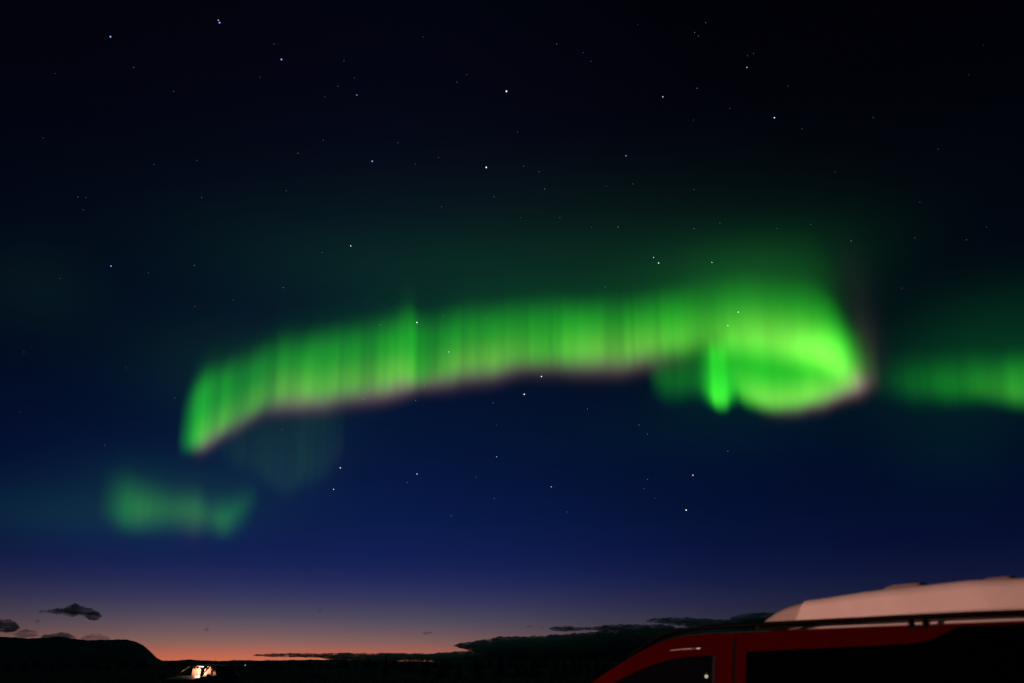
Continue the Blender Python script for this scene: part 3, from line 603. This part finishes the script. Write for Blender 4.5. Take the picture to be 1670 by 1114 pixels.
# glasshouse: belt z .97, roof 1.42..1.46
A0, A1 = (1.02, .74, .96), (.28, .60, 1.40); D0, D1 = (-1.72, .70, .99), (-1.22, .58, 1.38)
rf = [[(X, y, 1.40+.045*(1-(y/.62)**2)+.02*(1-((X+.45)/.8)**2)) for y in np.linspace(-.62, .62, 13)] for X in np.linspace(-1.25, .30, 16)]
rr_ = MB().grid(rf); rr_.grid([[(x, y, z-.035) for x, y, z in r] for r in rf[::-1]]).build('roof', M_CAR, car, True)
pl = MB()
for sd in (1, -1):
    s3 = lambda p: (p[0], sd*p[1], p[2])
    for a, b, r in ((A0, A1, .035), (D0, D1, .06), ((-.12, .79, .97), (-.16, .61, 1.40), .04), (A1, (-1.22, .60, 1.40), .03)): pl.tube([s3(a), s3(b)], r, 8)
pl.build('pillars', M_CAR, car, True)
def glassmat():
    m = bpy.data.materials.new('clear_glass'); m.use_nodes = True; t = m.node_tree; t.nodes.clear()
    g_ = t.nodes.new('ShaderNodeBsdfGlossy'); g_.inputs['Roughness'].default_value = .05; tr = t.nodes.new('ShaderNodeBsdfTransparent'); tr.inputs[0].default_value = (.85, .87, .85, 1)
    mx = t.nodes.new('ShaderNodeMixShader'); mx.inputs[0].default_value = .07; t.links.new(tr.outputs[0], mx.inputs[1]); t.links.new(g_.outputs[0], mx.inputs[2])
    o = t.nodes.new('ShaderNodeOutputMaterial'); t.links.new(mx.outputs[0], o.inputs[0]); return m
M_GL = glassmat()
def quadgrid(a, b, c, d, bulge=(0, 0, 0), n=8):
    P = []
    for i in range(n+1):
        u_ = i/n; row = []
        for j in range(n+1):
            v_ = j/n; k = 4*u_*(1-u_)
            row.append(tuple((1-u_)*((1-v_)*a[q]+v_*d[q])+u_*((1-v_)*b[q]+v_*c[q])+bulge[q]*k for q in range(3)))
        P.append(row)
    return MB().grid(P)
quadgrid((A0[0], -.72, .96), (A0[0], .72, .96), (A1[0], .58, 1.41), (A1[0], -.58, 1.41), (.09, 0, .02)).build('windscreen', M_GL, car, True)
quadgrid((D0[0], -.68, 1.0), (D0[0], .68, 1.0), (D1[0], .56, 1.38), (D1[0], -.56, 1.38), (-.06, 0, .02)).build('rear_window', M_GL, car, True)
for sd in (1, -1):
    quadgrid((.98, sd*.76, .97), (-.08, sd*.80, .97), (-.12, sd*.615, 1.39), (.26, sd*.61, 1.39)).build('side_window', M_GL, car, True)
    quadgrid((-.16, sd*.80, .97), (-1.6, sd*.72, .98), (-1.2, sd*.59, 1.38), (-.2, sd*.615, 1.39)).build('rear_side_window', M_BLKGLASS, car, True)
    sm_ = MB().box((.78, sd*.98, 1.0), (.14, .2, .14), .04).build('side_mirror', M_CAR, car)
    MB().box((-.28, sd*.895, .80), (.2, .03, .03), .008).build('door_handle', M_RIM, car)
    MB().box((2.02, sd*.62, .66), (.2, .3, .13), .04).build('headlight', M_LENS, car)
    MB().box((-2.05, sd*.66, .80), (.08, .24, .16), .03).build('taillight', M_TAIL, car)
    for X in (1.35, -1.3): wheel(car, X, sd*.78, .31, .2, sd)
for sd in (1, -1):
    st = MB().box((.0, sd*.36, .98), (.14, .50, .62), .06).box((.25, sd*.36, .66), (.5, .5, .14), .05).build('front_seat', M_SEAT, car)
    MB().box((-.05, sd*.36, 1.34), (.09, .26, .14), .04).build('headrest', M_SEAT, st)
MB().box((-1.0, 0, .92), (.16, 1.25, .5), .06).build('rear_seat', M_SEAT, car)
MB().box((.85, 0, .93), (.42, 1.36, .07), .03).build('dashboard', M_SEAT, car)
MB().lathe([(.17, -.01), (.185, 0), (.17, .01), (.155, 0), (.17, -.01)], (0, 0, 0), axis='z', n=20)
MB().tube([(.62+.05*math.sin(t), .36+.18*math.cos(t), 1.03+.17*math.sin(t)) for t in np.linspace(0, 2*math.pi, 20)], .016, 6).build('steering_wheel', M_DASH, car, True)
MB().box((.42, 0, 1.35), (.04, .22, .06), .01).build('interior_mirror', M_DASH, car)
def inner_light(x, y, z, e, s=.03):
    l = bpy.data.lights.new('cabin_light', 'POINT'); l.energy = e; l.color = (1, .50, .36); l.shadow_soft_size = s
    o = bpy.data.objects.new('cabin_light', l); COL.objects.link(o); o.parent = car; o.location = (x, y, z)
inner_light(.34, .0, 1.31, 75)
MB().box((.1, 0, 1.375), (.16, .12, .02), .005).build('cabin_lamp', emis('cabin_lamp_light', (1, .75, .5), 12), car)

# ---- tiny bluish light far behind the car
a_, e_ = azel(400, 1085.5); DL = 150
yl = empty('yard_light', (DL*math.sin(a_), DL*math.cos(a_), 0)); tag(yl, 'tiny bluish light on a short post in the dark right of the parked car', 'lamp')
hz_ = CAM_H+DL*math.tan(e_)
MB().tube([(0, 0, 0), (0, 0, hz_)], .04, 8).build('post', M_BLACK, yl, True)
MB().lathe([(.001, -.09), (.06, -.06), (.09, 0), (.06, .06), (.001, .09)], (0, 0, hz_+.05), axis='z', n=10).build('bulb', emis('cold_light', (.55, .65, 1), .9), yl, True)

# ------------------------------------------------------------------ spruces
M_NEED = mat('spruce_needles', (.022, .032, .018), .9, spec=.1, var=.4, scale=3); M_BARK = mat('bark', (.05, .04, .03), .95, var=.3)
def spruce_meshes(seed, h=3.6, w=1.0, full=1.0):
    r = random.Random(seed); mb = MB(); zc = .25
    while zc < h:
        t = zc/h; L = w*(1-t)**.85*(.75+.5*r.random())+.05; n = int(9*full+4*(1-t))
        for k in range(n):
            th = r.uniform(0, 6.283); LL = L*r.uniform(.65, 1.1); dz = -.18*LL+r.uniform(-.05, .08)
            cx, cy = math.cos(th), math.sin(th)
            for q in range(4):
                f0 = q/4; f1 = f0+.42; sp = .16*LL*(1.15-f0)+.03; tw = r.uniform(-.5, .5)
                p0 = (cx*LL*f0, cy*LL*f0, zc+dz*f0); p1 = (cx*LL*min(1.05, f1), cy*LL*min(1.05, f1), zc+dz*f1+.05)
                pa = (p0[0]*.5+p1[0]*.5-cy*sp, p0[1]*.5+p1[1]*.5+cx*sp, (p0[2]+p1[2])/2-.06+tw*.06); pb = (p0[0]*.5+p1[0]*.5+cy*sp, p0[1]*.5+p1[1]*.5-cx*sp, (p0[2]+p1[2])/2-.06-tw*.06)
                mb.add([p0, pa, p1, pb], [(0, 1, 2), (0, 2, 3)])
        zc += .10+.10*(1-t)*r.random()+.04
    mb.tube([(0, 0, h-.25), (0, 0, h+.12)], [.02, .004], 5)
    tk = MB().tube([(0, 0, -.1), (0, 0, h*.5), (0, 0, h*.97)], [.07*h/3.6, .045*h/3.6, .012], 7)
    return mb, tk
protos = []
for sdd, (h, w, fl) in enumerate([(3.6, 1.0, 1.0), (3.6, .72, .9), (3.6, 1.3, 1.1), (3.6, .9, .7)]):
    mb, tk = spruce_meshes(sdd+5, h, w, fl)
    protos.append((mb, tk, [None, None]))
def spruce(px_, py_top, D, label, k, group, wide=1.0, rz=None):
    a, e = azel(px_, py_top); x, y = D*math.sin(a), D*math.cos(a); z0 = gz(x, y) if D < 4e4 else 0; H = CAM_H+D*math.tan(e)-z0
    mb, tk, ms_ = protos[k % 4]; sc = max(.15, H/3.72); wide *= 1.75
    r = empty('spruce_tree', (x, y, z0), random.uniform(0, 6.28) if rz is None else rz)
    if ms_[0] is None:
        c = mb.build('crown', M_NEED, r, True); t = tk.build('trunk', M_BARK, r, True); ms_[0], ms_[1] = c, t
    else:
        for s_ in ms_: c = s_.copy(); COL.objects.link(c); c.parent = r
    r.scale = (sc*wide, sc*wide, sc); tag(r, label, 'tree', group); return r
GT = 'young spruces between the field and the cloud bank'
NEAR = [(630, 1066.5, 130, 'slender spruce poking above the thin cloud strip', 1, .6), (668, 1073, 150, 'small spruce right of the slender one', 0, .8), (690, 1072.5, 140, 'left spruce of a close pair before the pink gap', 1, .8), (697, 1072, 145, 'right spruce of a close pair before the pink gap', 1, .7),
        (722, 1079, 110, 'low spruce left of the cloud bank end', 2, .9), (748, 1078, 120, 'low spruce under the left tip of the cloud bank', 0, .8), (779, 1080, 110, 'squat spruce under the cloud bank', 2, .8), (816, 1072, 120, 'pointed spruce under the left part of the cloud bank', 0, 1.0), (843, 1079, 110, 'short spruce between two taller ones', 2, .8),
        (857, 1064.5, 125, 'tallest spruce under the cloud bank, left of its twin', 1, 1.0), (871, 1068.5, 118, 'broad spruce right beside the tallest one', 0, 1.0), (905, 1081, 105, 'low bushy spruce in the gap between two groups', 2, .9), (922, 1077, 110, 'small spruce left of the forked pair', 0, .9), (936, 1069, 120, 'spruce with a forked looking top', 3, .9),
        (944, 1071, 124, 'narrow spruce close behind the forked looking one', 1, .8), (960, 1078, 112, 'small spruce right of the forked looking one', 3, .8), (975, 1079, 105, 'short spruce near the windscreen edge of the van', 0, 1), (986, 1079.5, 108, 'bushy low spruce near the windscreen edge of the van', 2, .8), (1000, 1066, 120, 'thin spruce nearest the red van', 1, .8)]
for x, y, D, lb, k, wd in NEAR: spruce(x, y, D, lb, k, GT, wd)
rt = random.Random(21)
for i in range(64):      # a loose row of small trees along the far field edge
    x = -10+i*15.6+rt.uniform(-6, 6); D = rt.uniform(210, 330)
    spruce(x, 1077.4+rt.uniform(-2.4, 2.4)-(1.2 if 520 < x < 620 else 0), D, 'small dark tree in the row along the far field edge', rt.randrange(4), 'small trees along the far field edge', rt.uniform(1.2, 2.2))
